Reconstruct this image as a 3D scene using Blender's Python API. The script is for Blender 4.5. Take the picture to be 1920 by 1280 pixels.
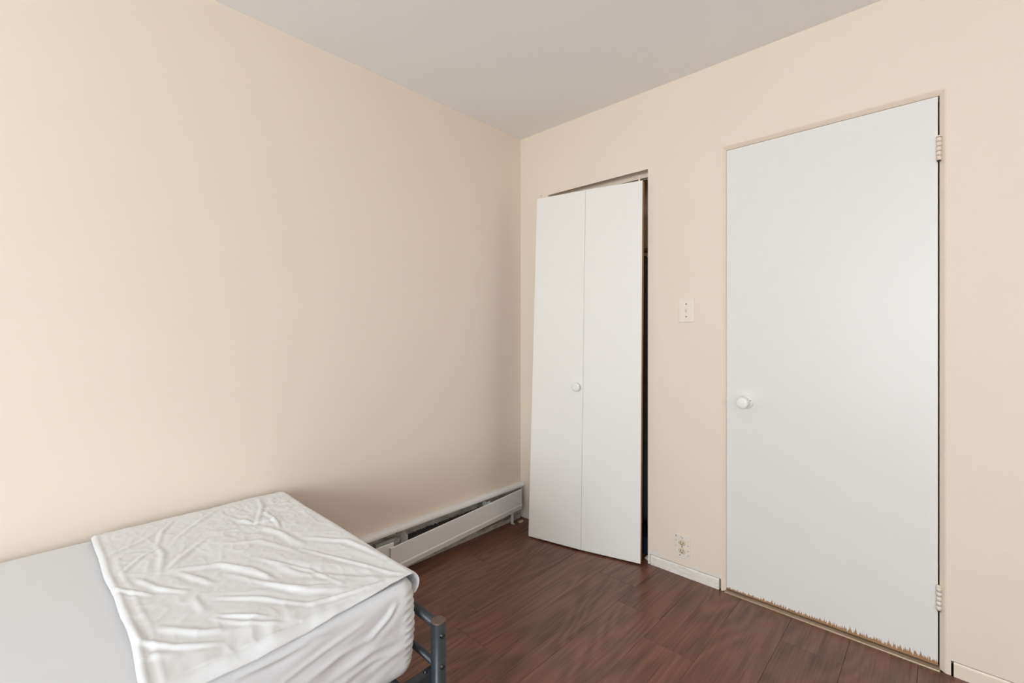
import bpy, bmesh, math, random
from mathutils import Vector, noise
random.seed(7)
for o in list(bpy.data.objects):
    bpy.data.objects.remove(o)
S = bpy.context.scene
COL = S.collection

# ------------------------------------------------------------------ camera
cam_d = bpy.data.cameras.new('camera')
cam = bpy.data.objects.new('camera', cam_d)
COL.objects.link(cam)
cam.location = (1.998, -2.208, 1.192)
cam.rotation_euler = (math.pi / 2, 0, math.radians(43.232))
cam_d.sensor_width = 36.0
cam_d.lens = 860.0 / 1920.0 * 36.0
cam_d.shift_y = -17.0 / 1920.0
cam_d.clip_start = 0.02
S.camera = cam

# ------------------------------------------------------------------ light
W = bpy.data.worlds.new('overcast_sky')
S.world = W
W.use_nodes = True
bg = W.node_tree.nodes['Background']
bg.inputs['Color'].default_value = (0.86, 0.95, 1.0, 1)
bg.inputs['Strength'].default_value = 10.9
WIN = (1.45, 3.50, 0.45, 2.2)          # window opening in the wall behind the camera: x0 x1 z0 z1
RY = -5.0                              # that wall's inner face
RX = 3.7                               # right-hand wall's inner face
H = 2.44
# daylight: the sky outside, entering only through that window opening (portal = sampling guide, emits nothing itself)
pl = bpy.data.lights.new('window_back_offscreen', 'AREA')
pl.shape = 'RECTANGLE'
pl.size, pl.size_y = WIN[1] - WIN[0], WIN[3] - WIN[2]
pl.cycles.is_portal = True
po = bpy.data.objects.new('window_back_offscreen', pl)
COL.objects.link(po)
po.location = ((WIN[0] + WIN[1]) / 2, RY - 0.13, (WIN[2] + WIN[3]) / 2)
po.rotation_euler = (math.pi / 2, 0, 0)
S.view_settings.view_transform = 'Standard'
S.view_settings.look = 'None'
S.view_settings.gamma = 1.0
S.view_settings.use_curve_mapping = False
S.view_settings.exposure = 0.56
S.cycles.use_denoising = True
S.cycles.max_bounces = 11
S.cycles.diffuse_bounces = 10
S.cycles.glossy_bounces = 5
S.cycles.sample_clamp_indirect = 8.0
S.cycles.caustics_reflective = False
S.cycles.caustics_refractive = False


# ------------------------------------------------------------------ helpers
def new_mesh(name, verts, faces, smooth=False):
    me = bpy.data.meshes.new(name)
    me.from_pydata([tuple(v) for v in verts], [], faces)
    me.validate()
    if smooth:
        for p in me.polygons:
            p.use_smooth = True
    return me


def obj(name, me, mat, parent=None):
    o = bpy.data.objects.new(name, me)
    COL.objects.link(o)
    if mat is not None and not me.materials:
        me.materials.append(mat)
    if parent is not None:
        o.parent = parent
    return o


def tag(o, label, cat=None, group=None, kind=None):
    o['label'] = label
    if cat:
        o['category'] = cat
    if group:
        o['group'] = group
    if kind:
        o['kind'] = kind
    return o


def thing(name, loc, label, cat, group=None, kind=None, rz=0.0):
    o = bpy.data.objects.new(name, None)
    COL.objects.link(o)
    o.location = loc
    o.rotation_euler = (0, 0, rz)
    o.empty_display_size = 0.05
    return tag(o, label, cat, group, kind)


class MB:
    """collects shapes into one bmesh"""
    def __init__(self):
        self.bm = bmesh.new()

    def box(self, x0, x1, y0, y1, z0, z1, bev=0.0, seg=1):
        b = bmesh.new()
        vs = [b.verts.new((x, y, z)) for x in (x0, x1) for y in (y0, y1) for z in (z0, z1)]
        for f in ((0, 1, 3, 2), (4, 6, 7, 5), (0, 4, 5, 1), (2, 3, 7, 6), (0, 2, 6, 4), (1, 5, 7, 3)):
            b.faces.new([vs[i] for i in f])
        if bev > 0:
            bmesh.ops.bevel(b, geom=list(b.edges), offset=bev, segments=seg, profile=0.5, affect='EDGES')
        self._merge(b)
        return self

    def hexa(self, c, bev=0.0, seg=1):
        """8 corners: bottom 4 then top 4, each going round"""
        b = bmesh.new()
        vs = [b.verts.new(p) for p in c]
        for f in ((0, 3, 2, 1), (4, 5, 6, 7), (0, 1, 5, 4), (1, 2, 6, 5), (2, 3, 7, 6), (3, 0, 4, 7)):
            b.faces.new([vs[i] for i in f])
        bmesh.ops.recalc_face_normals(b, faces=list(b.faces))
        if bev > 0:
            bmesh.ops.bevel(b, geom=list(b.edges), offset=bev, segments=seg, profile=0.5, affect='EDGES')
        self._merge(b)
        return self

    def tube(self, a, b_, r, n=20, cap=True, r2=None):
        a = Vector(a); b_ = Vector(b_)
        d = (b_ - a).normalized()
        up = Vector((0, 0, 1)) if abs(d.z) < 0.9 else Vector((1, 0, 0))
        u = d.cross(up).normalized(); v = d.cross(u).normalized()
        r2 = r if r2 is None else r2
        bm = self.bm
        A = [bm.verts.new(a + (u * math.cos(t) + v * math.sin(t)) * r) for t in [2 * math.pi * i / n for i in range(n)]]
        B = [bm.verts.new(b_ + (u * math.cos(t) + v * math.sin(t)) * r2) for t in [2 * math.pi * i / n for i in range(n)]]
        for i in range(n):
            f = bm.faces.new((A[i], A[(i + 1) % n], B[(i + 1) % n], B[i])); f.smooth = True
        if cap:
            bm.faces.new(A); bm.faces.new(list(reversed(B)))
        return self

    def lathe(self, origin, axis, prof, n=28):
        """prof: (radius, distance along axis)"""
        o = Vector(origin); d = Vector(axis).normalized()
        up = Vector((0, 0, 1)) if abs(d.z) < 0.9 else Vector((1, 0, 0))
        u = d.cross(up).normalized(); v = d.cross(u).normalized()
        bm = self.bm
        prev = None
        for r, h in prof:
            c = o + d * h
            if r < 1e-6:
                ring = [bm.verts.new(c)]
            else:
                ring = [bm.verts.new(c + (u * math.cos(2 * math.pi * i / n) + v * math.sin(2 * math.pi * i / n)) * r) for i in range(n)]
            if prev is not None:
                for i in range(n):
                    a0 = prev[i % len(prev)]; a1 = prev[(i + 1) % len(prev)]
                    b0 = ring[i % len(ring)]; b1 = ring[(i + 1) % len(ring)]
                    vs = []
                    for w in (a0, a1, b1, b0):
                        if w not in vs:
                            vs.append(w)
                    if len(vs) > 2:
                        f = bm.faces.new(vs); f.smooth = True
            prev = ring
        return self

    def extrude_profile(self, prof, p0, p1, closed=True):
        """prof = list of (x,z) pairs; swept along y from p0 to p1; each p is (y, dz)"""
        bm = self.bm
        A = [bm.verts.new((x, p0[0], z + p0[1])) for x, z in prof]
        B = [bm.verts.new((x, p1[0], z + p1[1])) for x, z in prof]
        n = len(prof)
        for i in range(n if closed else n - 1):
            bm.faces.new((A[i], A[(i + 1) % n], B[(i + 1) % n], B[i]))
        if closed:
            bm.faces.new(A); bm.faces.new(list(reversed(B)))
        return self

    def _merge(self, b):
        me = bpy.data.meshes.new('tmp')
        b.to_mesh(me); b.free()
        self.bm.from_mesh(me)
        bpy.data.meshes.remove(me)

    def build(self, name, mat, parent=None, off=None, recalc=True):
        if recalc:
            bmesh.ops.recalc_face_normals(self.bm, faces=list(self.bm.faces))
        if off is not None:
            bmesh.ops.translate(self.bm, verts=list(self.bm.verts), vec=Vector(off))
        me = bpy.data.meshes.new(name)
        self.bm.to_mesh(me); self.bm.free()
        return obj(name, me, mat, parent)


def neg(v):
    return (-v[0], -v[1], -v[2])


# ------------------------------------------------------------------ materials
def srgb(r, g, b):
    f = lambda c: (c / 255 / 12.92) if c / 255 <= 0.04045 else ((c / 255 + 0.055) / 1.055) ** 2.4
    return (f(r), f(g), f(b), 1)


class Mat:
    def __init__(self, name, color=(0.8, 0.8, 0.8, 1), rough=0.5, metal=0.0, spec=0.5):
        self.m = bpy.data.materials.new(name)
        self.m.use_nodes = True
        self.t = self.m.node_tree
        self.b = self.t.nodes['Principled BSDF']
        self.b.inputs['Base Color'].default_value = color
        self.b.inputs['Roughness'].default_value = rough
        self.b.inputs['Metallic'].default_value = metal
        self.b.inputs['Specular IOR Level'].default_value = spec

    def n(self, t, **kw):
        nd = self.t.nodes.new(t)
        for k, v in kw.items():
            setattr(nd, k, v)
        return nd

    def l(self, a, b):
        self.t.links.new(a, b)

    def coord(self, kind='Object', scale=(1, 1, 1), add=None):
        tc = self.n('ShaderNodeTexCoord')
        mp = self.n('ShaderNodeMapping')
        mp.inputs['Scale'].default_value = scale
        self.l(tc.outputs[kind], mp.inputs['Vector'])
        return mp.outputs['Vector']

    def noise(self, vec, scale, detail=4, rough=0.5, dist=0.0):
        nd = self.n('ShaderNodeTexNoise')
        nd.inputs['Scale'].default_value = scale
        nd.inputs['Detail'].default_value = detail
        nd.inputs['Roughness'].default_value = rough
        nd.inputs['Distortion'].default_value = dist
        if vec is not None:
            self.l(vec, nd.inputs['Vector'])
        return nd.outputs['Fac']

    def ramp(self, fac, stops):
        r = self.n('ShaderNodeValToRGB')
        e = r.color_ramp.elements
        e[0].position, e[0].color = stops[0]
        e[1].position, e[1].color = stops[-1]
        for p, c in stops[1:-1]:
            x = e.new(p); x.color = c
        self.l(fac, r.inputs['Fac'])
        return r.outputs['Color']

    def math(self, op, a, b=None, clamp=False):
        m = self.n('ShaderNodeMath', operation=op)
        m.use_clamp = clamp
        for i, v in enumerate((a, b)):
            if v is None:
                continue
            if isinstance(v, (int, float)):
                m.inputs[i].default_value = v
            else:
                self.l(v, m.inputs[i])
        return m.outputs[0]

    def mix(self, fac, a, b):
        m = self.n('ShaderNodeMix', data_type='RGBA')
        for s, v in ((m.inputs[0], fac), (m.inputs[6], a), (m.inputs[7], b)):
            if isinstance(v, (int, float)):
                s.default_value = v
            elif isinstance(v, tuple):
                s.default_value = v
            else:
                self.l(v, s)
        return m.outputs[2]

    def bump(self, h, strength=0.1, dist=0.01):
        b = self.n('ShaderNodeBump')
        b.inputs['Strength'].default_value = strength
        b.inputs['Distance'].default_value = dist
        self.l(h, b.inputs['Height'])
        self.l(b.outputs['Normal'], self.b.inputs['Normal'])

    def base(self, c):
        self.l(c, self.b.inputs['Base Color'])


def grey(v):
    return (v, v, v, 1)


WALLC = (0.79, 0.698, 0.60, 1)


def wall_mat(name, worn=False):
    m = Mat(name, WALLC, 0.62, spec=0.25)
    v = m.coord()
    big = m.noise(v, 1.3, 2)
    col = m.mix(big, (0.78, 0.688, 0.59, 1), (0.80, 0.708, 0.61, 1))
    if worn:
        # torn paint low down on the wall, where a skirting board came off
        sep = m.n('ShaderNodeSeparateXYZ'); m.l(v, sep.inputs[0])
        e = m.noise(m.coord(scale=(1, 1, 2.6)), 9.0, 6, 0.62)
        h = m.math('ADD', 0.052, m.math('MULTIPLY', m.math('SUBTRACT', e, 0.46), 0.17))
        fac = m.math('MULTIPLY', m.math('SUBTRACT', h, sep.outputs['Z']), 220.0, clamp=True)
        fac = m.math('MULTIPLY', fac, m.math('LESS_THAN', sep.outputs['X'], 1.6))
        col = m.mix(fac, col, srgb(226, 222, 216))
    m.base(col)
    f = m.noise(v, 90.0, 3)
    m.bump(f, 0.06, 0.002)
    return m.m


M = {}
M['wall'] = wall_mat('wall_paint_beige')
M['wall_worn'] = wall_mat('wall_paint_beige_torn', True)
m = Mat('ceiling_paint', (0.82, 0.83, 0.85, 1), 0.75, spec=0.2)
v = m.coord()
m.base(m.mix(m.noise(v, 0.9, 2), (0.85, 0.865, 0.88, 1), (0.87, 0.885, 0.90, 1)))
m.bump(m.noise(v, 60, 3), 0.04, 0.002)
M['ceiling'] = m.m

# white door paint, chipped away in splinters along the bottom edge
m = Mat('white_door_paint', (0.755, 0.755, 0.745, 1), 0.38, spec=0.4)
v = m.coord()
sep = m.n('ShaderNodeSeparateXYZ'); m.l(v, sep.inputs[0])
xs = m.n('ShaderNodeCombineXYZ'); m.l(sep.outputs['X'], xs.inputs['X'])
fine = m.noise(xs.outputs[0], 120.0, 4, 0.75)
mid = m.noise(xs.outputs[0], 9.0, 2, 0.5)
spike = m.math('POWER', m.math('MULTIPLY', m.math('SUBTRACT', fine, 0.28), 1.9, clamp=True), 2.2)
env = m.math('MULTIPLY', m.math('ADD', m.math('MULTIPLY', sep.outputs['X'], 0.030), 0.010), m.math('ADD', mid, 0.35))
h = m.math('ADD', m.math('MULTIPLY', spike, m.math('MULTIPLY', env, 3.8)), 0.0035)
fac = m.math('MULTIPLY', m.math('SUBTRACT', h, sep.outputs['Z']), 900.0, clamp=True)
raw = m.mix(m.noise(v, 60, 3), srgb(150, 108, 72), srgb(176, 140, 104))
m.base(m.mix(fac, (0.755, 0.755, 0.745, 1), raw))
m.bump(m.noise(m.coord(scale=(1, 1, 0.25)), 220, 2), 0.03, 0.001)
M['door'] = m.m

m = Mat('white_gloss_paint', (0.81, 0.81, 0.80, 1), 0.36, spec=0.4)
m.bump(m.noise(m.coord(scale=(1, 1, 0.3)), 160, 2), 0.03, 0.001)
M['white'] = m.m
m = Mat('closet_leaf_paint', (0.82, 0.82, 0.80, 1), 0.42, spec=0.4)
v = m.coord()
m.bump(m.noise(m.coord(scale=(1, 1, 0.3)), 160, 2), 0.03, 0.001)
M['leaf'] = m.m
m = Mat('bare_leaf_edge', srgb(150, 104, 60), 0.7)
m.base(m.mix(m.noise(m.coord(scale=(1, 1, 0.05)), 60, 4), srgb(120, 78, 40), srgb(176, 128, 80)))
M['bare_wood'] = m.m
m = Mat('frame_paint', (0.80, 0.70, 0.585, 1), 0.45, spec=0.4)
m.base(m.mix(m.noise(m.coord(), 7, 3), (0.79, 0.685, 0.57, 1), (0.81, 0.705, 0.59, 1)))
M['frame'] = m.m
m = Mat('ivory_plastic', (0.80, 0.74, 0.65, 1), 0.35)
m.base(m.mix(m.noise(m.coord(), 30, 2), (0.79, 0.73, 0.64, 1), (0.81, 0.75, 0.66, 1)))
M['ivory'] = m.m
m = Mat('old_yellowed_plastic', srgb(205, 194, 160), 0.5)
m.base(m.mix(m.noise(m.coord(), 90, 4), srgb(184, 172, 138), srgb(226, 216, 190)))
M['yellowed'] = m.m
m = Mat('painted_over_plate', (0.80, 0.74, 0.66, 1), 0.5)
m.base(m.mix(m.noise(m.coord(), 120, 4), (0.72, 0.66, 0.57, 1), (0.83, 0.79, 0.73, 1)))
M['painted_plate'] = m.m
m = Mat('dark_slot', srgb(70, 62, 54), 0.7)
m.base(m.mix(m.noise(m.coord(), 80, 2), srgb(60, 54, 46), srgb(84, 74, 62)))
M['slot'] = m.m
m = Mat('screw_steel', srgb(120, 112, 100), 0.4, 0.6)
m.base(m.mix(m.noise(m.coord(), 200, 2), srgb(110, 102, 92), srgb(132, 124, 112)))
M['screw'] = m.m
m = Mat('skirting_white_flaking', srgb(228, 226, 222), 0.6)
v = m.coord(scale=(1, 1, 3))
e = m.noise(v, 22, 6, 0.65)
m.base(m.ramp(e, [(0.30, srgb(206, 192, 176)), (0.46, srgb(226, 222, 217)), (0.75, srgb(234, 232, 230))]))
m.bump(e, 0.25, 0.004)
M['skirting'] = m.m

# laminate floor, one random draw per plank
m = Mat('dark_brown_laminate', srgb(112, 78, 66), 0.34, spec=0.5)
tc = m.n('ShaderNodeTexCoord')
oi = m.n('ShaderNodeObjectInfo')
off = m.n('ShaderNodeVectorMath', operation='SCALE'); off.inputs[0].default_value = (37.0, 53.0, 11.0)
m.l(oi.outputs['Random'], off.inputs['Scale'])
add = m.n('ShaderNodeVectorMath', operation='ADD')
m.l(tc.outputs['Object'], add.inputs[0]); m.l(off.outputs[0], add.inputs[1])
def stretch(sx, sy):
    mp = m.n('ShaderNodeMapping'); mp.inputs['Scale'].default_value = (sx, sy, 1)
    m.l(add.outputs[0], mp.inputs['Vector'])
    return mp.outputs['Vector']
fine = m.noise(stretch(170, 4.0), 1.0, 3, 0.6)
med = m.noise(stretch(38, 1.8), 1.0, 3, 0.55, 0.6)
# growth rings: contour lines of a slow field give the cathedral figure
field = m.noise(stretch(5.2, 0.85), 1.0, 1.5, 0.45, 0.3)
ring = m.math('SINE', m.math('MULTIPLY', field, 95.0))
ring = m.math('ADD', m.math('MULTIPLY', ring, 0.5), 0.5)
g = m.math('ADD', m.math('MULTIPLY', fine, 0.54), m.math('MULTIPLY', med, 0.36))
g = m.math('ADD', g, m.math('MULTIPLY', ring, 0.13))
g = m.math('ADD', g, m.math('MULTIPLY', m.math('SUBTRACT', oi.outputs['Random'], 0.5), 0.10))
colr = m.ramp(g, [(0.34, srgb(80, 48, 37)), (0.50, srgb(106, 68, 53)), (0.64, srgb(121, 81, 64)), (0.80, srgb(133, 91, 73))])
m.base(colr)
m.l(m.math('ADD', m.math('MULTIPLY', fine, 0.12), 0.27), m.b.inputs['Roughness'])
m.bump(fine, 0.05, 0.001)
M['plank'] = m.m
m = Mat('subfloor', srgb(60, 46, 38), 0.9)
m.base(m.mix(m.noise(m.coord(), 8, 3), srgb(52, 40, 32), srgb(70, 54, 44)))
M['subfloor'] = m.m

# bed linen
def linen(name, c, weave=0.05):
    m = Mat(name, c, 0.85, spec=0.15)
    m.b.inputs['Sheen Weight'].default_value = 0.15
    v = m.coord()
    w = m.noise(m.coord(scale=(1, 0.25, 1)), 420, 2)
    c2 = m.noise(v, 55, 4, 0.6)
    m.bump(m.math('ADD', m.math('MULTIPLY', w, 0.25), m.math('MULTIPLY', c2, 0.6)), weave, 0.004)
    m.base(m.mix(m.noise(v, 4, 3), (c[0] * 0.985, c[1] * 0.985, c[2] * 0.985, 1), c))
    return m.m
M['fitted'] = linen('fitted_sheet_cotton', (0.69, 0.71, 0.745, 1), 0.10)
M['sheet'] = linen('flat_sheet_cotton', (0.735, 0.755, 0.785, 1), 0.07)
# bed frame
m = Mat('charcoal_powder_coat', srgb(50, 56, 62), 0.38, 0.15)
m.base(m.mix(m.noise(m.coord(), 40, 3), srgb(46, 52, 58), srgb(56, 62, 68)))
m.bump(m.noise(m.coord(), 700, 2), 0.05, 0.0005)
M['charcoal'] = m.m
m = Mat('brown_post_cap', srgb(92, 74, 66), 0.45)
m.base(m.mix(m.noise(m.coord(), 90, 4), srgb(82, 64, 56), srgb(104, 86, 78)))
M['cap'] = m.m
m = Mat('bolt_steel', srgb(46, 48, 50), 0.25, 0.5)
m.base(m.mix(m.noise(m.coord(), 200, 2), srgb(38, 40, 42), srgb(64, 66, 68)))
M['bolt'] = m.m
# heater
m = Mat('heater_enamel', (0.78, 0.79, 0.80, 1), 0.42)
m.base(m.mix(m.noise(m.coord(), 6, 3), (0.765, 0.775, 0.785, 1), (0.79, 0.80, 0.81, 1)))
M['enamel'] = m.m
m = Mat('heater_galvanised_dusty', srgb(150, 146, 142), 0.55, 0.1)
e = m.noise(m.coord(scale=(1, 0.5, 1.5)), 24, 6, 0.65)
m.base(m.ramp(e, [(0.30, srgb(112, 106, 98)), (0.46, srgb(172, 170, 167)), (0.72, srgb(206, 205, 204))]))
M['galv'] = m.m
m = Mat('heater_fin_dusty', srgb(74, 72, 72), 0.7, 0.3)
m.base(m.mix(m.noise(m.coord(), 120, 4), srgb(44, 42, 42), srgb(112, 110, 110)))
M['fin'] = m.m
m = Mat('threshold_strip', srgb(168, 146, 122), 0.35, 0.2)
m.base(m.mix(m.noise(m.coord(scale=(0.2, 1, 1)), 40, 4), srgb(150, 124, 98), srgb(190, 174, 152)))
M['threshold'] = m.m
m = Mat('plaster_crumb', srgb(196, 180, 158), 0.9)
m.base(m.mix(m.noise(m.coord(), 150, 4), srgb(170, 152, 128), srgb(214, 202, 184)))
M['crumb'] = m.m
def cloth_dark(name, a, b):
    m = Mat(name, a, 0.9, spec=0.1)
    m.base(m.mix(m.noise(m.coord(), 25, 4), a, b))
    return m.m
M['coat_brown'] = cloth_dark('brown_wool', srgb(78, 54, 28), srgb(96, 70, 40))
M['cloth_grey'] = cloth_dark('dark_grey_cloth', srgb(78, 78, 82), srgb(98, 98, 102))
M['box_blue'] = cloth_dark('dark_blue_board', srgb(30, 38, 50), srgb(40, 48, 62))
m = Mat('window_glass', (1, 1, 1, 1), 0.0)
tr = m.n('ShaderNodeBsdfTransparent'); gl = m.n('ShaderNodeBsdfGlossy'); gl.inputs['Roughness'].default_value = 0.02
mx = m.n('ShaderNodeMixShader'); mx.inputs[0].default_value = 0.06
m.l(tr.outputs[0], mx.inputs[1]); m.l(gl.outputs[0], mx.inputs[2])
m.l(mx.outputs[0], m.t.nodes['Material Output'].inputs['Surface'])
M['glass'] = m.m

# ------------------------------------------------------------------ room shell
T = 0.12
def struct(name, mb, mat, label, cat):
    return tag(mb.build(name, mat), label, cat, kind='structure')

CX0, CX1, CZ1 = 0.228, 0.886, 2.040        # closet opening
DX0, DX1, DZ1 = 1.253, 2.006, 2.046        # doorway cut in the wall
b = MB().box(-T, 0, RY - T, T, -0.03, H + T)
struct('wall_left', b, M['wall'], 'plain beige painted wall behind the bed and the heater', 'wall')
b = MB()
SL = 0.052                                  # low slot that the skirting boards sit in
b.box(0.0, CX0, 0, T, -0.03, H)
b.box(CX0, CX1, 0, T, CZ1, H)
b.box(CX1, CX1 + 0.012, 0, T, -0.03, H)
b.box(CX1 + 0.012, DX0, 0, T, SL, H)
b.box(CX1 + 0.012, DX0, 0.10, T, -0.03, SL)
b.box(DX0, DX1, 0, T, DZ1, H)
b.box(DX1, DX1 + 0.012, 0, T, -0.03, H)
b.box(DX1 + 0.012, RX + T, 0, T, SL, H)
b.box(DX1 + 0.012, RX + T, 0.10, T, -0.03, SL)
wb = struct('wall_back', b, M['wall_worn'], 'beige wall with the closet opening and the white door', 'wall')
# rounded corner bead over the closet opening
MB().box(CX0 + 0.0005, CX1 - 0.0005, -0.0012, 0.006, CZ1 - 0.0045, CZ1 + 0.0015, 0.001, 2).build('corner_bead', M['frame'], wb)
b = MB().box(RX, RX + T, RY - T, 0, -0.03, H)
struct('wall_right', b, M['wall'], 'beige wall on the side of the door hinges', 'wall')
b = MB()
b.box(0, WIN[0], RY - T, RY, -0.03, H); b.box(WIN[1], RX, RY - T, RY, -0.03, H)
b.box(WIN[0], WIN[1], RY - T, RY, -0.03, WIN[2]); b.box(WIN[0], WIN[1], RY - T, RY, WIN[3], H)
struct('wall_front', b, M['wall'], 'beige wall with the window, opposite the closet', 'wall')
b = MB().box(-T, RX + T, RY - T, 0.75, H, H + T)
struct('ceiling', b, M['ceiling'], 'plain off white painted ceiling', 'ceiling')
# closet inside, and unseen walls added behind the door to keep out sky light
b = MB()
b.box(0.0, 0.06, T, 0.62, -0.03, H); b.box(1.09, 1.15, T, 0.62, -0.03, H); b.box(0.0, 1.15, 0.62, 0.68, -0.03, H)
struct('wall_closet', b, M['wall'], 'beige inner walls of the closet behind the bifold door', 'wall')
b = MB()
b.box(1.15, 1.2, T, 0.6, -0.03, H); b.box(2.1, 2.15, T, 0.6, -0.03, H); b.box(1.15, 2.15, 0.6, 0.65, -0.03, H)
struct('wall_light_block', b, M['wall'], 'unseen beige walls added behind the closed white door to block sky light', 'wall')

# window behind the camera, out of its view
def window(name, loc, rz, wd, z0, z1, label):
    """built along local x, glass towards local -y"""
    w = thing(name, loc, label, 'window', kind='structure', rz=rz)
    hw, hh, fr = wd / 2, z1 - z0, 0.05
    b = MB()
    b.box(-hw, hw, -0.10, -0.04, 0, fr); b.box(-hw, hw, -0.10, -0.04, hh - fr, hh)
    b.box(-hw, -hw + fr, -0.10, -0.04, 0, hh); b.box(hw - fr, hw, -0.10, -0.04, 0, hh)
    b.box(-0.025, 0.025, -0.10, -0.04, 0, hh)
    b.build('window_frame', M['white'], w)
    for x0, x1 in ((-hw + fr, -0.025), (0.025, hw - fr)):
        MB().box(x0, x1, -0.073, -0.069, fr, hh - fr).build('pane', M['glass'], w)
    MB().box(-hw - 0.04, hw + 0.04, -0.04, 0.06, -0.03, 0, 0.004).build('window_sill', M['white'], w)
window('window_1', ((WIN[0] + WIN[1]) / 2, RY, WIN[2]), 0, WIN[1] - WIN[0], WIN[2], WIN[3], 'wide white framed sliding window in the wall opposite the closet')

# floor: slab and laminate planks running away from the window wall
fl = MB().box(-T, RX + T, RY - T, 0.66, -0.03, -0.0085)
fl = struct('floor', fl, M['subfloor'], 'dark brown wood laminate plank floor', 'floor')
PW, PL = 0.1975, 1.20
JOINT = {0: -0.57, 1: -0.876, 2: -1.013, 3: -0.246, 4: -0.40, 5: -0.545, 6: -1.02, 7: -0.20, 8: -0.72}
cache = {}
def plank_mesh(wd, ln):
    k = (round(wd, 4), round(ln, 4))
    if k not in cache:
        bb = bmesh.new()
        g_ = 0.00025
        x0, x1, y0, y1 = -wd / 2 + g_, wd / 2 - g_, -ln / 2 + g_, ln / 2 - g_
        c = 0.0009
        lo = [bb.verts.new(p) for p in ((x0, y0, -0.008), (x1, y0, -0.008), (x1, y1, -0.008), (x0, y1, -0.008))]
        mi = [bb.verts.new(p) for p in ((x0, y0, -c), (x1, y0, -c), (x1, y1, -c), (x0, y1, -c))]
        hi = [bb.verts.new(p) for p in ((x0 + c, y0 + c, 0), (x1 - c, y0 + c, 0), (x1 - c, y1 - c, 0), (x0 + c, y1 - c, 0))]
        bb.faces.new(hi); bb.faces.new(list(reversed(lo)))
        for r0, r1 in ((lo, mi), (mi, hi)):
            for i in range(4):
                bb.faces.new((r0[i], r0[(i + 1) % 4], r1[(i + 1) % 4], r1[i]))
        me = bpy.data.meshes.new('plank'); bb.to_mesh(me); bb.free()
        cache[k] = me
    return cache[k]
k = -1
while True:
    x0 = 0.155 + k * PW; x1 = x0 + PW
    if x0 >= RX:
        break
    x0c, x1c = max(x0, 0.0), min(x1, RX)
    j = JOINT.get(k, -0.3 - (k * 0.37) % PL)
    ytop = 0.0
    if x0 < 1.0:
        ytop = 0.6                            # laminate runs on into the closet
    ys = [ytop]
    yy = j
    while yy + PL < ytop: yy += PL
    while yy > RY:
        if yy < ytop - 0.02: ys.append(yy)
        yy -= PL
    ys.append(RY)
    if x1c - x0c > 0.01:
        for a_, c_ in zip(ys[:-1], ys[1:]):
            o = obj('plank', plank_mesh(x1c - x0c, a_ - c_), M['plank'], fl)
            o.location = ((x0c + x1c) / 2, (a_ + c_) / 2, 0.0)
    k += 1

# skirting boards
def skirting(name, x0, x1, label, mat='skirting'):
    bm = bmesh.new(); n = max(8, int((x1 - x0) / 0.012))
    rows = []
    for i in range(n + 1):
        x = x0 + (x1 - x0) * i / n
        wob = 0.004 * noise.noise(Vector((x * 17, 3.1, 0)))
        zt = SL - 0.002 + wob * 0.3
        yf = -0.0035 + 0.0012 * noise.noise(Vector((x * 23, 9.7, 0)))
        rows.append([bm.verts.new(p) for p in ((x, 0.020, 0.0003), (x, yf, 0.0003), (x, yf, zt - 0.006), (x, yf + 0.003, zt), (x, 0.020, zt))])
    for a_, c_ in zip(rows[:-1], rows[1:]):
        for i in range(5):
            bm.faces.new((a_[i], a_[(i + 1) % 5], c_[(i + 1) % 5], c_[i]))
    bm.faces.new(rows[0]); bm.faces.new(list(reversed(rows[-1])))
    bmesh.ops.recalc_face_normals(bm, faces=list(bm.faces))
    me = bpy.data.meshes.new(name); bm.to_mesh(me); bm.free()
    return tag(obj(name, me, M[mat]), label, 'baseboard', kind='structure')
skirting('baseboard_back', 0.9025, 1.241, 'low flaking white skirting board between closet and white door')
skirting('baseboard_back', 2.0245, RX - 0.001, 'low cream skirting board beyond the hinge side of the door', 'frame')

# door frame: a sloped, painted steel frame round three sides of the doorway
fx0, fx1, fz = 1.268, 1.9885, 2.0315         # inner edge, at the door
bm = bmesh.new()
def ring(off, y):
    return [bm.verts.new(p) for p in ((fx0 - off, y, 0.0), (fx0 - off, y, fz + off), (fx1 + off, y, fz + off), (fx1 + off, y, 0.0))]
prof = [(0.0, 0.075), (0.0, 0.014), (0.002, 0.012), (0.013, 0.001), (0.0165, -0.0008), (0.019, -0.0002), (0.019, 0.02)]
rings = [ring(o_, y_) for o_, y_ in prof]
for r0, r1 in zip(rings[:-1], rings[1:]):
    for i in range(3):
        bm.faces.new((r0[i], r0[i + 1], r1[i + 1], r1[i]))
bmesh.ops.recalc_face_normals(bm, faces=list(bm.faces))
me = bpy.data.meshes.new('trim_1'); bm.to_mesh(me); bm.free()
fo = tag(obj('trim_1', me, M['frame']), 'beige painted door frame round the white door', 'door frame', kind='structure')
o = MB().box(fx0 - 0.0005, fx0 + 0.002, -0.001, 0.016, 0.872, 0.898, 0.0006).build('strike_plate', M['ivory'], fo)
b = MB().box(fx0 - 0.002, fx1 + 0.002, -0.010, 0.034, -0.001, 0.0055, 0.0022, 2)
struct('trim_2', b, M['threshold'], 'worn tan threshold strip under the white door', 'threshold')

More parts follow.
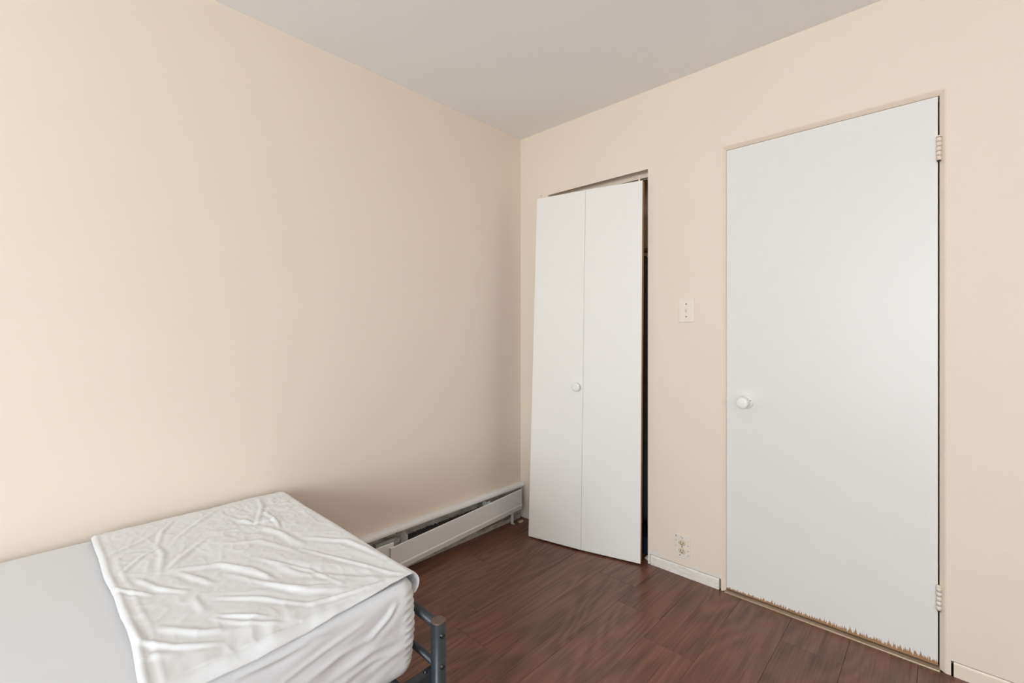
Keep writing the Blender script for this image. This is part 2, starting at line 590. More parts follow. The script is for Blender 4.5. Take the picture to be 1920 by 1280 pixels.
# ------------------------------------------------------------------ white door
dx0, dx1, dy, dz0, dz1 = 1.2695, 1.9845, 0.012, 0.010, 2.0295
D = thing('door_1', (dx0, dy, dz0), 'flat white door with round knob and splintered bottom edge', 'door', kind='structure')
do = neg(D.location)
MB().box(dx0, dx1, dy, dy + 0.038, dz0, dz1, 0.0015, 2).build('door_slab', M['door'], D, do)
kx, kz = 1.354, 0.882
kb = MB().lathe((kx, dy, kz), (0, -1, 0), [(0.031, 0.0), (0.031, 0.003), (0.028, 0.007), (0.019, 0.010), (0.0125, 0.013), (0.0115, 0.030),
        (0.016, 0.034), (0.0235, 0.040), (0.0258, 0.047), (0.0255, 0.058), (0.0235, 0.0635), (0.020, 0.0655), (0.0, 0.0662)]).build('door_knob', M['white'], D, do)
o = MB().lathe((kx + 0.019, dy - 0.0085, kz + 0.006), (0, -1, 0), [(0.0026, 0.0), (0.0026, 0.0012), (0.0, 0.0014)], 12).build('latch_hole', M['slot'], kb, do)
for hz in (1.84, 0.253):
    hb = bpy.data.objects.new('hinge', None); COL.objects.link(hb); hb.parent = D
    hb.location = (1.9868 - dx0, 0.004 - dy, hz - dz0)
    ho = (-1.9868, -0.004, -hz)
    segs = 5; L = 0.082
    for i in range(segs):
        za = hz - L / 2 + L * i / segs + 0.0006; zb = hz - L / 2 + L * (i + 1) / segs - 0.0006
        MB().tube((1.9868, 0.004, za), (1.9868, 0.004, zb), 0.0072, 16).build('knuckle', M['frame'] if hz > 1 else M['ivory'], hb, ho)
    MB().tube((1.9868, 0.004, hz - L / 2 - 0.004), (1.9868, 0.004, hz + L / 2 + 0.004), 0.0048, 12).build('hinge_pin', M['slot'], hb, ho)
    MB().lathe((1.9868, 0.004, hz + L / 2 + 0.0005), (0, 0, 1), [(0.0078, 0), (0.0078, 0.0025), (0.005, 0.005), (0, 0.0058)], 14).build('pin_cap', M['frame'], hb, ho)

# ------------------------------------------------------------------ closet door, off its track and leaning
C = thing('door_2', (0.55, -0.12, 0.0), 'white bifold closet door hanging crooked in front of its opening', 'closet door', kind='structure')
co = neg(C.location)
bl, bm_, br = Vector((0.240, -0.199, 0.008)), Vector((0.5610, -0.133, 0.008)), Vector((0.8690, -0.049, 0.008))
tl, tm, tr_ = Vector((0.238, -0.120, 1.985)), Vector((0.5590, -0.085, 1.979)), Vector((0.8765, -0.041, 1.970))
TH = 0.030
def leaf(b0, b1, t1, t0, gap0, gap1):
    ub = (b1 - b0).normalized(); ut = (t1 - t0).normalized()
    b0 = b0 + ub * gap0; b1 = b1 - ub * gap1; t0 = t0 + ut * gap0; t1 = t1 - ut * gap1
    nb = Vector((-ub.y, ub.x, 0)) * TH; nt = Vector((-ut.y, ut.x, 0)).normalized() * TH
    m_ = MB(); q = m_.bm; rows = []
    for k_ in range(41):                          # fine rows, so the slight warp of the leaf stays smooth
        t_ = k_ / 40
        rows.append([q.verts.new(a_.lerp(c_, t_)) for a_, c_ in ((b0, t0), (b1, t1), (b1 + nb, t1 + nt), (b0 + nb, t0 + nt))])
    for r0, r1 in zip(rows[:-1], rows[1:]):
        for i_ in range(4):
            q.faces.new((r0[i_], r0[(i_ + 1) % 4], r1[(i_ + 1) % 4], r1[i_]))
    q.faces.new(rows[0]); q.faces.new(rows[-1])
    return m_, b1, t1, nb, nt
m1, *_ = leaf(bl, bm_, tm, tl, 0, 0.0007)
lf1 = m1.build('door_leaf', M['leaf'], C, co)
m2, rb, rt, nb, nt = leaf(bm_, br, tr_, tm, 0.0007, 0)
lf2 = m2.build('door_leaf', M['leaf'], C, co)
for lf in (lf1, lf2):
    md = lf.modifiers.new('soft_edge', 'BEVEL'); md.width = 0.0016; md.segments = 2; md.limit_method = 'ANGLE'
# bare wooden edge strip on the outer side of the second leaf
ub = Vector((nb.y, -nb.x, 0)).normalized() * 0.0012
MB().hexa([rb + nb * 0.07, rb + nb * 0.07 + ub, rb + nb * 0.95 + ub, rb + nb * 0.95, rt + nt * 0.07, rt + nt * 0.07 + ub, rt + nt * 0.95 + ub, rt + nt * 0.95]).build('bare_edge', M['bare_wood'], lf2, co)
# chipped corner at the foot of that leaf
MB().hexa([rb + Vector((-0.010, -0.0012, 0.001)), rb + Vector((0.0006, 0.0012, 0.001)), rb + Vector((0.0006, 0.004, 0.001)), rb + Vector((-0.010, 0.002, 0.001)),
           rb + Vector((-0.003, 0.0008, 0.042)), rb + Vector((0.0004, 0.0014, 0.040)), rb + Vector((0.0004, 0.004, 0.040)), rb + Vector((-0.003, 0.003, 0.042))]).build('paint_chip', M['crumb'], lf2, co)
kp = bl.lerp(tl, (0.893 - 0.008) / 1.977).lerp(bm_.lerp(tm, (0.893 - 0.008) / 1.977), 0.905)
kn = Vector((0.158, -0.985, 0.03)).normalized()
MB().lathe(kp, kn, [(0.0126, -0.001), (0.0114, 0.010), (0.0156, 0.015), (0.0222, 0.019), (0.0246, 0.024), (0.0234, 0.029), (0.0180, 0.0325), (0.0090, 0.0335), (0.0066, 0.0325), (0.0000, 0.0325)]).build('closet_knob', M['white'], lf1, co)
for p, h_ in ((tl.lerp(tm, 0.075), 0.020), (tm.lerp(tr_, 0.94), 0.024)):
    q = p + Vector((0, 0.006, -0.004))
    MB().lathe(q, (0, 0, 1), [(0.0042, 0), (0.0042, h_ * 0.6), (0.0030, h_ * 0.65), (0.0030, h_), (0.0055, h_ + 0.001), (0.0055, h_ + 0.006), (0, h_ + 0.0065)], 12).build('pivot_pin', M['ivory'], C, co)

# closet door track up in the head of the opening
tk = MB()
for y0, y1, z0, z1 in ((0.060, 0.062, 2.017, 2.037), (0.092, 0.094, 2.017, 2.037), (0.060, 0.094, 2.036, 2.0402), (0.058, 0.068, 2.0155, 2.0175)):
    tk.box(CX0 + 0.001, CX1 - 0.001, y0, y1, z0, z1)
tag(tk.build('closet_track', M['frame']), 'beige painted metal sliding track in the head of the closet', 'track')

# ------------------------------------------------------------------ things inside the closet
rod = MB().tube((0.06, 0.33, 1.68), (1.09, 0.33, 1.68), 0.014, 20)
tag(rod.build('closet_rod', M['screw']), 'steel clothes rod across the inside of the closet', 'rod')
def garment(name, cx, cy, z0, z1, wd, label, mat, rodz=1.68):
    g = thing(name, (cx, cy, z0), label, 'clothing')
    nu, nv = 48, 24
    vs, fs = [], []
    for j in range(nv + 1):
        t = j / nv
        z = z0 + (z1 - z0) * t
        sh = 1.0 if t < 0.82 else 1.0 - 0.9 * ((t - 0.82) / 0.18) ** 1.4
        for i in range(nu):
            a = 2 * math.pi * i / nu
            r = 1 + 0.10 * math.sin(7 * a + 2.2 * t) * (1 - 0.6 * t)
            vs.append((sh * wd / 2 * math.cos(a) * r, (0.05 + 0.01 * (1 - t)) * math.sin(a) * r * (0.4 + 0.6 * sh), z - z0))
    for j in range(nv):
        for i in range(nu):
            fs.append((j * nu + i, j * nu + (i + 1) % nu, (j + 1) * nu + (i + 1) % nu, (j + 1) * nu + i))
    fs.append(list(range(nu))[::-1]); fs.append([nv * nu + i for i in range(nu)])
    obj('cloth', new_mesh('cloth', vs, fs, True), mat, g)
    MB().tube((0, 0, z1 - z0 - 0.01), (0, 0, rodz - z0 + 0.012), 0.002, 8).build('hanger_hook', M['screw'], g)
    return g
garment('hanging_coat', 0.70, 0.30, 0.12, 1.64, 0.46, 'long dark grey coat hanging from the closet rod', M['cloth_grey'])
garment('hanging_jacket', 0.72, 0.50, 0.55, 1.60, 0.36, 'brown jacket hanging behind the long grey coat', M['coat_brown'])
bx = thing('storage_box', (0.75, 0.16, 0.0), 'low dark blue lidded box on the closet floor', 'box')
MB().box(-0.16, 0.16, -0.085, 0.085, 0.0005, 0.075, 0.004).build('box_body', M['box_blue'], bx)
MB().box(-0.164, 0.164, -0.089, 0.089, 0.068, 0.092, 0.004).build('box_lid', M['box_blue'], bx)

# ------------------------------------------------------------------ switch and outlets
def plate_root(name, x, z, label, cat):
    return thing(name, (x, 0.0, z), label, cat)
s = plate_root('light_switch', 1.089, 1.299, 'ivory toggle light switch on the wall between closet and door', 'switch')
MB().box(-0.038, 0.038, -0.0065, 0.0005, -0.058, 0.058, 0.0035, 2).build('cover_plate', M['ivory'], s)
MB().box(-0.0055, 0.0055, -0.0072, -0.004, -0.0125, 0.0125, 0.0005).build('toggle_slot', M['painted_plate'], s)
MB().hexa([(-0.004, -0.006, -0.010), (0.004, -0.006, -0.010), (0.004, -0.006, 0.002), (-0.004, -0.006, 0.002),
           (-0.0034, -0.017, 0.003), (0.0034, -0.017, 0.003), (0.0034, -0.015, 0.010), (-0.0034, -0.015, 0.010)], 0.0008).build('toggle', M['ivory'], s)
for z in (-0.0302, 0.0302):
    MB().lathe((0, -0.006, z), (0, -1, 0), [(0.0036, 0), (0.0034, 0.0010), (0, 0.0014)], 14).build('screw', M['screw'], s)

def outlet(name, x, z, label, mats, holes):
    s = plate_root(name, x, z, label, 'outlet')
    MB().box(-0.037, 0.037, -0.005, 0.0005, -0.056, 0.056, 0.0018, 2).build('cover_plate', mats[0], s)
    for zc in (-0.0195, 0.0195):
        f = MB()
        f.lathe((0, -0.0042, zc), (0, -1, 0), [(0.0176, 0), (0.0176, 0.002), (0.0165, 0.0028), (0, 0.0028)], 24)
        bmesh.ops.scale(f.bm, vec=(1, 1, 0.83), verts=list(f.bm.verts), space=__import__('mathutils').Matrix.Translation((0, 0, -zc)))
        f = f.build('receptacle', mats[1], s)
        for xx, hh in ((-0.0065, 0.0042), (0.0065, 0.0036)):
            MB().box(xx - 0.0012, xx + 0.0012, -0.0076, -0.0065, zc + 0.0015 - hh, zc + 0.0015 + hh).build('slot', M['slot'], f)  # raised dark piece, the shade inside the slot put into its colour
        MB().lathe((0, -0.0068, zc - 0.0085), (0, -1, 0), [(0.0024, 0), (0.0024, 0.0007), (0, 0.0008)], 12).build('slot', M['slot'], f)
    MB().lathe((0, -0.0045, 0), (0, -1, 0), [(0.0034, 0), (0.0032, 0.001), (0, 0.0013)], 14).build('screw', M['screw'], s)
    for (xx, zz, r) in holes:
        MB().lathe((xx, -0.0048, zz), (0, -1, 0), [(r, 0), (r * 0.9, 0.0006), (0, 0.0007)], 10).build('paint_pit', M['slot'], s)
    return s
outlet('wall_outlet', 1.068, 0.1445, 'old yellowed outlet with pitted plate, low between closet and door', (M['painted_plate'], M['yellowed']),
       [(-0.031, 0.050, .0018), (-0.029, 0.045, .0024), (-0.030, 0.024, .0018), (-0.030, -0.002, .0018), (-0.029, -0.033, .0014), (0.030, 0.034, .0014),
        (0.029, 0.012, .0022), (0.029, -0.014, .0022), (0.029, -0.036, .002), (-0.010, -0.043, .0026), (0.001, 0.043, .0024), (-0.006, 0.047, .002), (0.008, 0.030, .0012)])
outlet('wall_outlet', 0.104, 0.321, 'outlet painted over in beige, half hidden behind the bifold door', (M['frame'], M['frame']), [(-0.026, 0.03, .0015), (-0.028, -0.02, .0015)])

# ------------------------------------------------------------------ baseboard heater
Hh = thing('baseboard_heater', (0.0, -0.98, 0.0), 'white metal baseboard heater with a sagging front cover under the wall', 'heater')
ho = neg(Hh.location)
HY0, HY1 = -1.93, -0.004
MB().box(0.0005, 0.003, HY0, HY1, 0.0003, 0.222).build('back_panel', M['galv'], Hh, ho)
hood = [(0.0003, 0.2300), (0.018, 0.2315), (0.029, 0.2290), (0.036, 0.2235), (0.0395, 0.2160), (0.0395, 0.2075), (0.0380, 0.2075), (0.0375, 0.2150), (0.034, 0.2215), (0.028, 0.2265), (0.018, 0.2290), (0.0003, 0.2275)]
for (ya, yb) in ((-0.945, HY1), (HY0, -0.9465)):
    MB().extrude_profile(hood, (ya, 0), (yb, 0)).build('hood', M['enamel'], Hh, ho)
fp = [(0.0600, 0.0970), (0.0640, 0.1005), (0.0672, 0.0990), (0.0680, 0.0950), (0.0685, 0.0080), (0.0710, 0.0030), (0.0712, -0.0010), (0.0660, -0.0245), (0.0640, -0.0245), (0.0690, -0.0005), (0.0665, 0.0070), (0.0660, 0.0945), (0.0640, 0.0980), (0.0620, 0.0955)]
FPz = lambda y: 0.1075 + (0.0565 - 0.1075) * (y + 0.064) / (-1.003 + 0.064)
MB().extrude_profile(fp, (-1.003, FPz(-1.003)), (-0.064, FPz(-0.064))).build('front_cover', M['enamel'], Hh, ho)
fp2 = [(x - 0.010, z) for x, z in fp]
MB().extrude_profile(fp2, (HY0, 0.083), (-0.981, 0.0745)).build('front_cover', M['enamel'], Hh, ho)
f = MB()
y = -0.865
rnd = random.Random(3)
while y < -0.12:
    zt = 0.166 + rnd.uniform(-0.003, 0.003) + (0.004 if rnd.random() < 0.06 else 0)
    f.box(0.010, 0.052 + rnd.uniform(-0.001, 0.001), y - 0.0006, y + 0.0006, 0.085, zt)
    y += 0.0062
f = f.build('fins', M['fin'], Hh, ho); f['kind'] = 'stuff'
MB().tube((0.031, -1.0, 0.125), (0.031, -0.07, 0.125), 0.009, 14).build('heating_tube', M['galv'], Hh, ho)
br = MB()
br.hexa([(0.003, -0.905, 0.10), (0.046, -0.895, 0.10), (0.046, -0.8935, 0.10), (0.003, -0.9035, 0.10), (0.003, -0.905, 0.206), (0.046, -0.895, 0.178), (0.046, -0.8935, 0.178), (0.003, -0.9035, 0.206)])
br.build('bracket', M['enamel'], Hh, ho)
br = MB(); br.box(0.003, 0.046, -0.342, -0.3405, 0.12, 0.194); br.box(0.041, 0.046, -0.342, -0.318, 0.180, 0.1945, 0.001)
br.build('bracket', M['enamel'], Hh, ho)
br = MB(); br.box(0.003, 0.030, -1.06, -0.93, 0.03, 0.178, 0.001); br.build('junction_box', M['galv'], Hh, ho)
for yy, zz in ((-0.82, 0.196), (-0.225, 0.200), (-0.93, 0.188)):
    MB().lathe((0.003, yy, zz), (1, 0, 0), [(0.004, 0), (0.0035, 0.002), (0, 0.0025)], 12).build('screw', M['slot'], Hh, ho)
br = MB(); br.box(0.034, 0.056, -0.130, -0.128, 0.0, 0.12); br.box(0.034, 0.056, -0.130, -0.112, 0.0, 0.0016); br.build('foot_bracket', M['enamel'], Hh, ho)
MB().box(0.0032, 0.016, HY0, -0.02, 0.0005, 0.030).build('base_pan', M['galv'], Hh, ho)

def crumb(name, loc, size, label, seed):
    bm = bmesh.new()
    bmesh.ops.create_icosphere(bm, subdivisions=2, radius=1.0)
    for v_ in bm.verts:
        n_ = 1 + 0.35 * noise.noise(v_.co * 1.7 + Vector((seed, 0, 0)))
        v_.co = Vector((v_.co.x * size[0] * n_, v_.co.y * size[1] * n_, max(v_.co.z * size[2] * n_, -size[2] * 0.6)))
    zmin = min(v_.co.z for v_ in bm.verts)
    for v_ in bm.verts:
        v_.co.z -= zmin
    me = bpy.data.meshes.new(name); bm.to_mesh(me); bm.free()
    o = obj(name, me, M['crumb']); o.location = loc
    return tag(o, label, 'debris')
crumb('plaster_chip', (0.062, -0.068, 0), (0.014, 0.022, 0.006), 'small beige plaster chip on the floor under the end of the heater', 2.0)
crumb('plaster_chip', (0.866, 0.040, 0), (0.014, 0.016, 0.010), 'small plaster chip at the foot of the closet opening', 5.0)

# ------------------------------------------------------------------ bed frame
PX, PY, PT = 1.022, -1.455, 0.430
B = thing('bed_frame', (0.53, -2.45, 0.0), 'charcoal grey tubular metal single bed frame under the white mattress', 'bed frame')
bo = neg(B.location)
FXp = 0.105                                      # far posts, by the wall
def post(x, y, zt):
    n = 40; prof = []
    for i in range(n):
        a = 2 * math.pi * i / n
        c, s_ = math.cos(a), math.sin(a)
        e = 2 / 2.7
        prof.append((0.0185 * math.copysign(abs(c) ** e, c), 0.0185 * math.copysign(abs(s_) ** e, s_)))
    bm = bmesh.new(); rings_ = []
    for z, k_ in ((0.0, 0.96), (0.004, 1.0), (zt - 0.0045, 1.0)):
        rings_.append([bm.verts.new((x + p[0] * k_, y + p[1] * k_, z)) for p in prof])
    for r0, r1 in zip(rings_[:-1], rings_[1:]):
        for i in range(n):
            f_ = bm.faces.new((r0[i], r0[(i + 1) % n], r1[(i + 1) % n], r1[i])); f_.smooth = True
    bm.faces.new(list(reversed(rings_[0]))); bm.faces.new(rings_[-1])
    me = bpy.data.meshes.new('post'); bm.to_mesh(me); bm.free()
    bmesh_obj = obj('post', me, M['charcoal'], B); bmesh_obj.location = bo
    bm = bmesh.new(); rings_ = []
    for z, k_ in ((zt - 0.005, 0.985), (zt - 0.002, 0.985), (zt - 0.0004, 0.95), (zt, 0.86)):
        rings_.append([bm.verts.new((x + p[0] * k_, y + p[1] * k_, z)) for p in prof])
    for r0, r1 in zip(rings_[:-1], rings_[1:]):
        for i in range(n):
            bm.faces.new((r0[i], r0[(i + 1) % n], r1[(i + 1) % n], r1[i]))
    bm.faces.new(list(reversed(rings_[0]))); bm.faces.new(rings_[-1])
    me = bpy.data.meshes.new('post_cap'); bm.to_mesh(me); bm.free()
    c_ = obj('post_cap', me, M['cap'], bmesh_obj)
    return bmesh_obj
HYp = -3.43
FY = -1.415
pn = post(PX, PY, PT); post(FXp, FY, PT); post(PX, HYp, 0.80); post(FXp, HYp, 0.80)
MB().tube((FXp, FY, 0.4145), (PX, PY, 0.4145), 0.0125, 20).build('foot_rail', M['charcoal'], B, bo)
MB().tube((FXp, FY, 0.307), (PX, PY, 0.307), 0.0095, 20).build('foot_rail', M['charcoal'], B, bo)
MB().tube((FXp, HYp, 0.78), (PX, HYp, 0.78), 0.0125, 20).build('head_rail', M['charcoal'], B, bo)
MB().tube((FXp, HYp, 0.50), (PX, HYp, 0.50), 0.0125, 20).build('head_rail', M['charcoal'], B, bo)
for xa, xb in ((0.988, 1.013), (0.113, 0.138)):
    MB().box(xa, xb, HYp, PY + 0.004 if xa > 0.5 else FY, 0.242, 0.294, 0.002, 2).build('side_rail', M['charcoal'], B, bo)
MB().tube((0.125, -1.548, 0.276), (0.998, -1.548, 0.276), 0.0105, 18).build('cross_bar', M['charcoal'], B, bo)
yy = -1.75
while yy > HYp + 0.1:
    MB().box(0.125, 0.998, yy - 0.02, yy + 0.02, 0.274, 0.287, 0.001).build('slat', M['charcoal'], B, bo)
    yy -= 0.21
def bolt(p, ax, r=0.0062):
    bb = MB().lathe(p, ax, [(r * 1.25, -0.001), (r * 1.25, 0.0012), (r, 0.0014), (r, 0.0042), (r * 0.8, 0.0058), (r * 0.52, 0.006), (r * 0.45, 0.0035), (0, 0.0035)], 18)
    return bb.build('bolt', M['bolt'], B, bo)
for z in (0.397, 0.316):
    bolt((PX + 0.0183, PY - 0.001, z), (1, 0, 0))
for z in (0.338, 0.323):
    bolt((PX, PY + 0.0183, z), (0, 1, 0), 0.005)
bolt((1.0, PY - 0.026, 0.2935), (0, 0, 1), 0.0045)

# ------------------------------------------------------------------ mattress in a fitted sheet
TOP=[[(0.602, -1.753), (0.766, -1.681), (0.897, -1.654)],
[(0.624, -1.837), (0.815, -1.75), (0.888, -1.662)],
[(0.612, -1.744), (0.764, -1.706), (0.949, -1.564)],
[(0.619, -1.647), (0.813, -1.579), (0.953, -1.528)],
[(0.525, -1.85), (0.643, -1.786), (0.762, -1.76)],
[(0.714, -1.805), (0.851, -1.726), (0.922, -1.65)],
[(0.725, -1.891), (0.802, -1.818), (0.922, -1.741)],
[(0.559, -1.603), (0.669, -1.529), (0.885, -1.499)],
[(0.362, -1.675), (0.462, -1.647), (0.588, -1.634)],
[(0.351, -1.686), (0.189, -1.613), (0.094, -1.593)],
[(0.198, -1.723), (0.316, -1.684), (0.34, -1.608)],
[(0.245, -1.621), (0.36, -1.625), (0.421, -1.637)],
[(0.911, -1.751), (0.944, -1.649), (0.957, -1.545)],
[(0.428, -1.784), (0.474, -1.712), (0.615, -1.663)],
[(0.811, -1.919), (0.881, -1.876), (0.945, -1.817)],
[(0.265, -1.937), (0.368, -1.935), (0.5, -1.964)],
[(0.27, -2.053), (0.217, -1.968), (0.176, -1.931)],
[(0.417, -2.031), (0.337, -1.977), (0.31, -1.937)],
[(0.476, -1.943), (0.39, -1.875), (0.339, -1.824)],
[(0.486, -1.945), (0.552, -1.836), (0.704, -1.772)],
[(0.475, -2.01), (0.572, -1.979), (0.64, -1.934)],
[(0.517, -1.926), (0.647, -1.878)],
[(0.485, -2.06), (0.555, -2.023), (0.595, -1.995)],
[(0.67, -2.06), (0.796, -2.041), (0.861, -2.0), (0.916, -1.935)],
[(0.763, -2.01), (0.844, -1.955), (0.869, -1.918)],
[(0.806, -1.908), (0.891, -1.837)],
[(0.687, -1.927), (0.769, -1.927)],
[(0.861, -2.067), (0.855, -2.037), (0.884, -2.004)],
[(0.092, -1.859), (0.184, -1.909), (0.272, -1.931)],
[(0.08, -1.715), (0.207, -1.838), (0.281, -1.893)]]
SIDE=[[(-1.841, 0.461), (-1.747, 0.483), (-1.654, 0.498)],
[(-1.796, 0.436), (-1.71, 0.454), (-1.629, 0.455)],
[(-1.747, 0.405), (-1.638, 0.421), (-1.572, 0.416)],
[(-1.878, 0.53), (-1.782, 0.529), (-1.725, 0.519)],
[(-1.702, 0.388), (-1.629, 0.398), (-1.572, 0.388)],
[(-1.629, 0.371), (-1.577, 0.382), (-1.544, 0.386)],
[(-1.638, 0.452), (-1.586, 0.482), (-1.563, 0.504)],
[(-1.544, 0.453), (-1.528, 0.454), (-1.511, 0.452)],
[(-1.537, 0.429), (-1.523, 0.431), (-1.51, 0.43)],
[(-1.532, 0.411), (-1.52, 0.413), (-1.51, 0.414)],
[(-1.528, 0.394), (-1.518, 0.393), (-1.51, 0.396)],
[(-1.921, 0.515), (-1.841, 0.514), (-1.782, 0.518)]]
def seg_d(p, a_, b_):
    ax, ay = a_; bx_, by = b_
    dx, dy_ = bx_ - ax, by - ay
    l2 = dx * dx + dy_ * dy_
    t = max(0.0, min(1.0, ((p[0] - ax) * dx + (p[1] - ay) * dy_) / l2))
    return math.hypot(p[0] - ax - dx * t, p[1] - ay - dy_ * t), t
def ridges(p, lines, wd, hs):
    """creased folds: each line raises a ridge with a hollow beside it"""
    h_ = 0.0
    for i, ln in enumerate(lines):
        best = None; n_ = len(ln) - 1
        x_lo = min(q[0] for q in ln) - 0.06; x_hi = max(q[0] for q in ln) + 0.06
        y_lo = min(q[1] for q in ln) - 0.06; y_hi = max(q[1] for q in ln) + 0.06
        if not (x_lo < p[0] < x_hi and y_lo < p[1] < y_hi):
            continue
        for j in range(n_):
            d_, t = seg_d(p, ln[j], ln[j + 1])
            if best is None or d_ < best[0]:
                best = (d_, (j + t) / n_)
        w_ = wd * (0.7 + 0.6 * ((i * 37) % 11) / 11)
        fade = math.sin(math.pi * min(max(best[1] * 0.92 + 0.04, 0), 1)) ** 0.6
        h_ += hs * (0.6 + 0.7 * ((i * 53) % 13) / 13) * fade * (math.exp(-(best[0] / w_) ** 2) - 0.35 * math.exp(-((best[0] - 2.2 * w_) / (1.2 * w_)) ** 2))
    return h_
MX0, MX1, MY0, MY1, MZ0, MZ1 = 0.045, 0.984, -3.39, -1.500, 0.288, 0.545
RT, RC = 0.030, 0.040                             # edge radius, corner radius in plan
def rounded_loop(n_side_x, n_side_y, n_c):
    """plan outline as (x, y, nx, ny) with rounded corners, counter-clockwise, denser at the visible side and foot"""
    pts = []
    def line(ax, ay, bx_, by, nx, ny, n_):
        for i in range(n_):
            t = i / n_
            pts.append((ax + (bx_ - ax) * t, ay + (by - ay) * t, nx, ny))
    def arc(cx_, cy_, a0, n_):
        for i in range(n_):
            a = a0 + (math.pi / 2) * i / n_
            pts.append((cx_ + RC * math.cos(a), cy_ + RC * math.sin(a), math.cos(a), math.sin(a)))
    line(MX0 + RC, MY0, MX1 - RC, MY0, 0, -1, 30)
    arc(MX1 - RC, MY0 + RC, -math.pi / 2, n_c)
    line(MX1, MY0 + RC, MX1, -2.3, 1, 0, 60)
    line(MX1, -2.3, MX1, MY1 - RC, 1, 0, 190)
    arc(MX1 - RC, MY1 - RC, 0, n_c)
    line(MX1 - RC, MY1, MX0 + RC, MY1, 0, 1, 90)
    arc(MX0 + RC, MY1 - RC, math.pi / 2, n_c)
    line(MX0, MY1 - RC, MX0, MY0 + RC, -1, 0, 80)
    arc(MX0 + RC, MY0 + RC, math.pi, n_c)
    return pts
loop = rounded_loop(0, 0, 14)
NL = len(loop)
prof = []
for i in range(10):                               # bottom edge, from under to side
    a = math.pi / 2 * i / 9
    prof.append((0.05 * (1 - math.sin(a)), MZ0 + 0.045 * (1 - math.cos(a))))
for i in range(1, 46):
    prof.append((0.0, MZ0 + 0.045 + (MZ1 - RT - MZ0 - 0.045) * i / 46))
for i in range(10):
    a = math.pi / 2 * i / 9
    prof.append((RT * (1 - math.cos(a)), MZ1 - RT + RT * math.sin(a)))
for ins in (0.04, 0.055, 0.075, 0.10, 0.14, 0.19, 0.25, 0.32, 0.38, 0.43):
    prof.append((ins, MZ1))
vs, fs = [], []
for (ins, z) in prof:
    for (x, y_, nx, ny) in loop:
        k_ = ins
        px, py = x - nx * min(k_, RC), y_ - ny * min(k_, RC)
        if k_ > RC:                               # pull towards the long axis, keeping the outline inside
            e = k_ - RC
            cx_ = (MX0 + MX1) / 2
            hw = (MX1 - MX0) / 2 - RC
            px = cx_ + (px - cx_) * max(0.0, 1 - e / hw)
            cy_ = (MY0 + MY1) / 2; hl = (MY1 - MY0) / 2 - RC
            py = cy_ + (py - cy_) * (1 - e / hl)
        d_ = 0.0
        if ins < RT and z < MZ1 - 0.004:
            hgt = (z - MZ0) / (MZ1 - MZ0)
            bulge = 0.010 * math.sin(math.pi * min(1, max(0, hgt)))
            d_ = bulge + 0.004 * noise.noise(Vector((px * 4, py * 4, z * 9)))
            if nx > 0.5:
                # long folds running down and towards the head of the bed
                wv = noise.noise(Vector(((py * 0.62 - z * 1.15) * 26, (py + z * 0.5) * 3.0, 1.3)))
                d_ += 0.0035 * wv * (1 - hgt * 0.6)
                d_ += ridges((py, z), SIDE, 0.0072, 0.0042)
            # gathers of the elastic at the corner
            cxn = abs(nx) * abs(ny)
            if cxn > 0.03:
                d_ += 0.0045 * min(1, cxn * 3) * math.sin(z * 330 + 2.5 * noise.noise(Vector((z * 20, 0, 0)))) * math.exp(-((hgt - 0.55) / 0.32) ** 2)
        elif z >= MZ1 - 0.004:
            z = z + 0.0010 * noise.noise(Vector((px * 5, py * 9, 0))) + 0.0005 * noise.noise(Vector((px * 30 + py * 8, py * 22, 4))) - 0.0008
        vs.append((px + nx * d_, py + ny * d_, z))
NR = len(prof)
for j in range(NR - 1):
    for i in range(NL):
        fs.append((j * NL + i, j * NL + (i + 1) % NL, (j + 1) * NL + (i + 1) % NL, (j + 1) * NL + i))
fs.append([i for i in range(NL)][::-1]); fs.append([(NR - 1) * NL + i for i in range(NL)])
mo = obj('mattress', new_mesh('mattress', vs, fs, True), M['fitted'])
tag(mo, 'single mattress in a white fitted sheet on the grey bed frame', 'mattress')

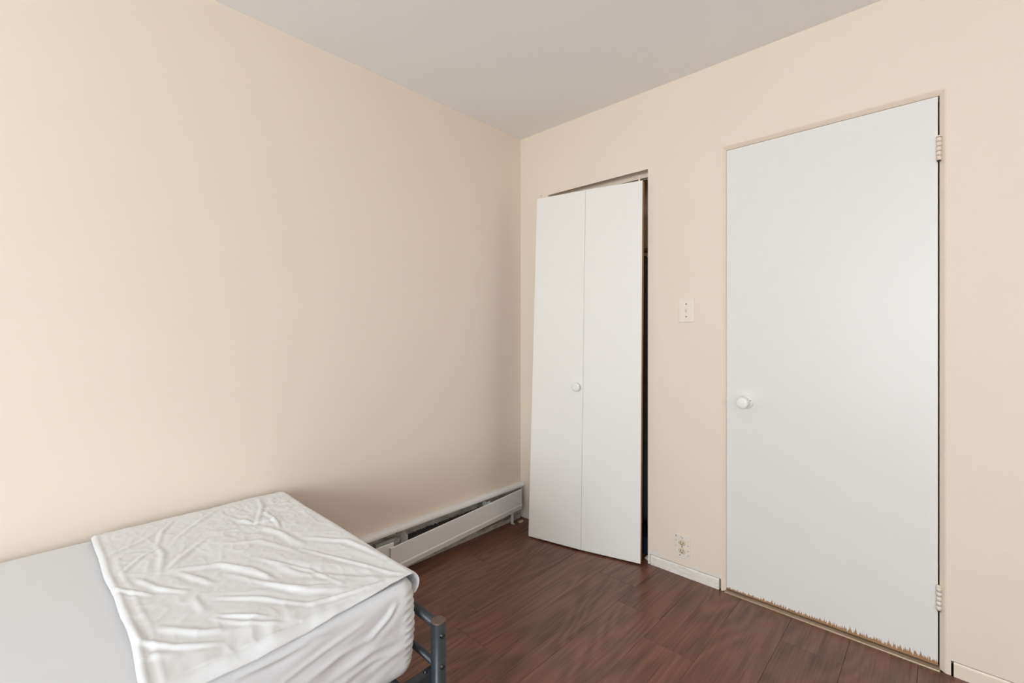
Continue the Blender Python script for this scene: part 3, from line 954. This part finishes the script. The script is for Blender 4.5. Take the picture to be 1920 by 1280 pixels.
# ------------------------------------------------------------------ loose flat sheet over the foot half of the bed
NXs, NYs = 290, 220
SX0, SX1 = 0.035, 0.996
vs, fs = [], []
LEN = 0.637                                       # from the head-side hem to the foot hem, along the cloth
for j in range(NYs + 1):
    tt = j / NYs
    for i in range(NXs + 1):
        ss = i / NXs
        # width direction: flat until the near edge of the mattress, then over the rounding
        wx = SX0 + (SX1 - 0.034 * max(0.0, tt - 0.35) / 0.65 - SX0) * ss
        hem_y = -2.062 + 0.006 * noise.noise(Vector((wx * 6, 2.2, 0))) - 0.004 * math.sin(wx * 7)
        ly = hem_y + LEN * tt                      # cloth coordinate along the bed
        # foot end: round the mattress edge and hang down
        FE = MY1 - 0.006 + 0.004 * noise.noise(Vector((wx * 5, 0.7, 0)))
        z = MZ1 + 0.0055
        x, y_ = wx, ly
        rr = 0.024 + 0.006 * max(0.0, (wx - 0.70) / 0.28)
        if ly > FE:                                # a soft roll over the foot end, its hem turned back under
            a = (ly - FE) / rr
            y_ = FE + rr * math.sin(a) * 0.95; z -= rr * (1 - math.cos(a)) * 1.05
        NE = MX1 - 0.022
        if wx > NE:
            a = (wx - NE) / 0.028
            corner = max(0.0, min(1.0, (ly - (FE - 0.09)) / 0.09))
            x = NE + 0.028 * math.sin(min(a, 1.45)); z -= 0.028 * (1 - math.cos(min(a, 1.45))) * (1 - 0.75 * corner)
        if wx < MX0 + 0.03:
            a = (MX0 + 0.03 - wx) / 0.03
            z -= 0.006 * a * a
        p = (wx, ly)
        flat = 1.0 if ly < FE else max(0.25, 1 - (ly - FE) / 0.04)
        side = 1.0 if wx < NE else 0.45
        hh = ridges(p, TOP, 0.0068, 0.0036)
        # fan of folds gathered towards the near foot corner
        dxc, dyc = 0.99 - wx, -1.50 - ly
        ang = math.atan2(dyc, dxc + 1e-6); rad = math.hypot(dxc, dyc)
        fan = math.sin(ang * 15 + 1.6 * noise.noise(Vector((wx * 4, ly * 4, 0))))
        hh += 0.0016 * fan * math.exp(-((rad - 0.26) / 0.18) ** 2)
        # crumpling by the wall
        cr = math.exp(-(((wx - 0.20) / 0.22) ** 2 + ((ly + 1.63) / 0.16) ** 2))
        hh += 0.0040 * cr * noise.noise(Vector((wx * 24, ly * 28, 7))) + 0.0032 * cr * abs(noise.noise(Vector((wx * 46, ly * 50, 2))))
        hh += 0.0026 * noise.noise(Vector((wx * 7, ly * 11, 5)))
        q1 = noise.noise(Vector((wx * 14 + ly * 5, ly * 23 - wx * 6, 1)))
        hh += 0.0015 * (1 - abs(q1)) ** 5 - 0.0003 + 0.0006 * noise.noise(Vector((wx * 40, ly * 55, 3)))
        hh += 0.0016
        if wx > 0.84:                              # small puckers along the near hem
            hh += 0.0024 * min(1, (wx - 0.84) / 0.08) * noise.noise(Vector((ly * 34 + wx * 9, wx * 10, 6)))
        # hem at the head side lies as a soft doubled roll
        dh = ly - hem_y
        roll = 0.0036 * math.exp(-((dh - 0.008) / 0.006) ** 2) + 0.0018 * math.exp(-((dh - 0.034) / 0.006) ** 2) * (1 if wx > 0.3 else 0.4)
        hh += roll
        if dh < 0.012:
            hh -= 0.004 * (1 - dh / 0.012)
        z += max(hh * flat * side, -0.0035)
        if wx > NE:
            z += 0.004 * noise.noise(Vector((ly * 16, 3, 0)))
            x += 0.0045 * noise.noise(Vector((ly * 11, 8, 0)))
        vs.append((x, y_, z))
for j in range(NYs):
    for i in range(NXs):
        a = j * (NXs + 1) + i
        fs.append((a, a + 1, a + NXs + 2, a + NXs + 1))
so = obj('flat_sheet', new_mesh('flat_sheet', vs, fs, True), M['sheet'])
md = so.modifiers.new('thickness', 'SOLIDIFY'); md.thickness = 0.0022; md.offset = 1.0
tag(so, 'loose wrinkled white flat sheet spread over the foot end of the mattress', 'sheet')
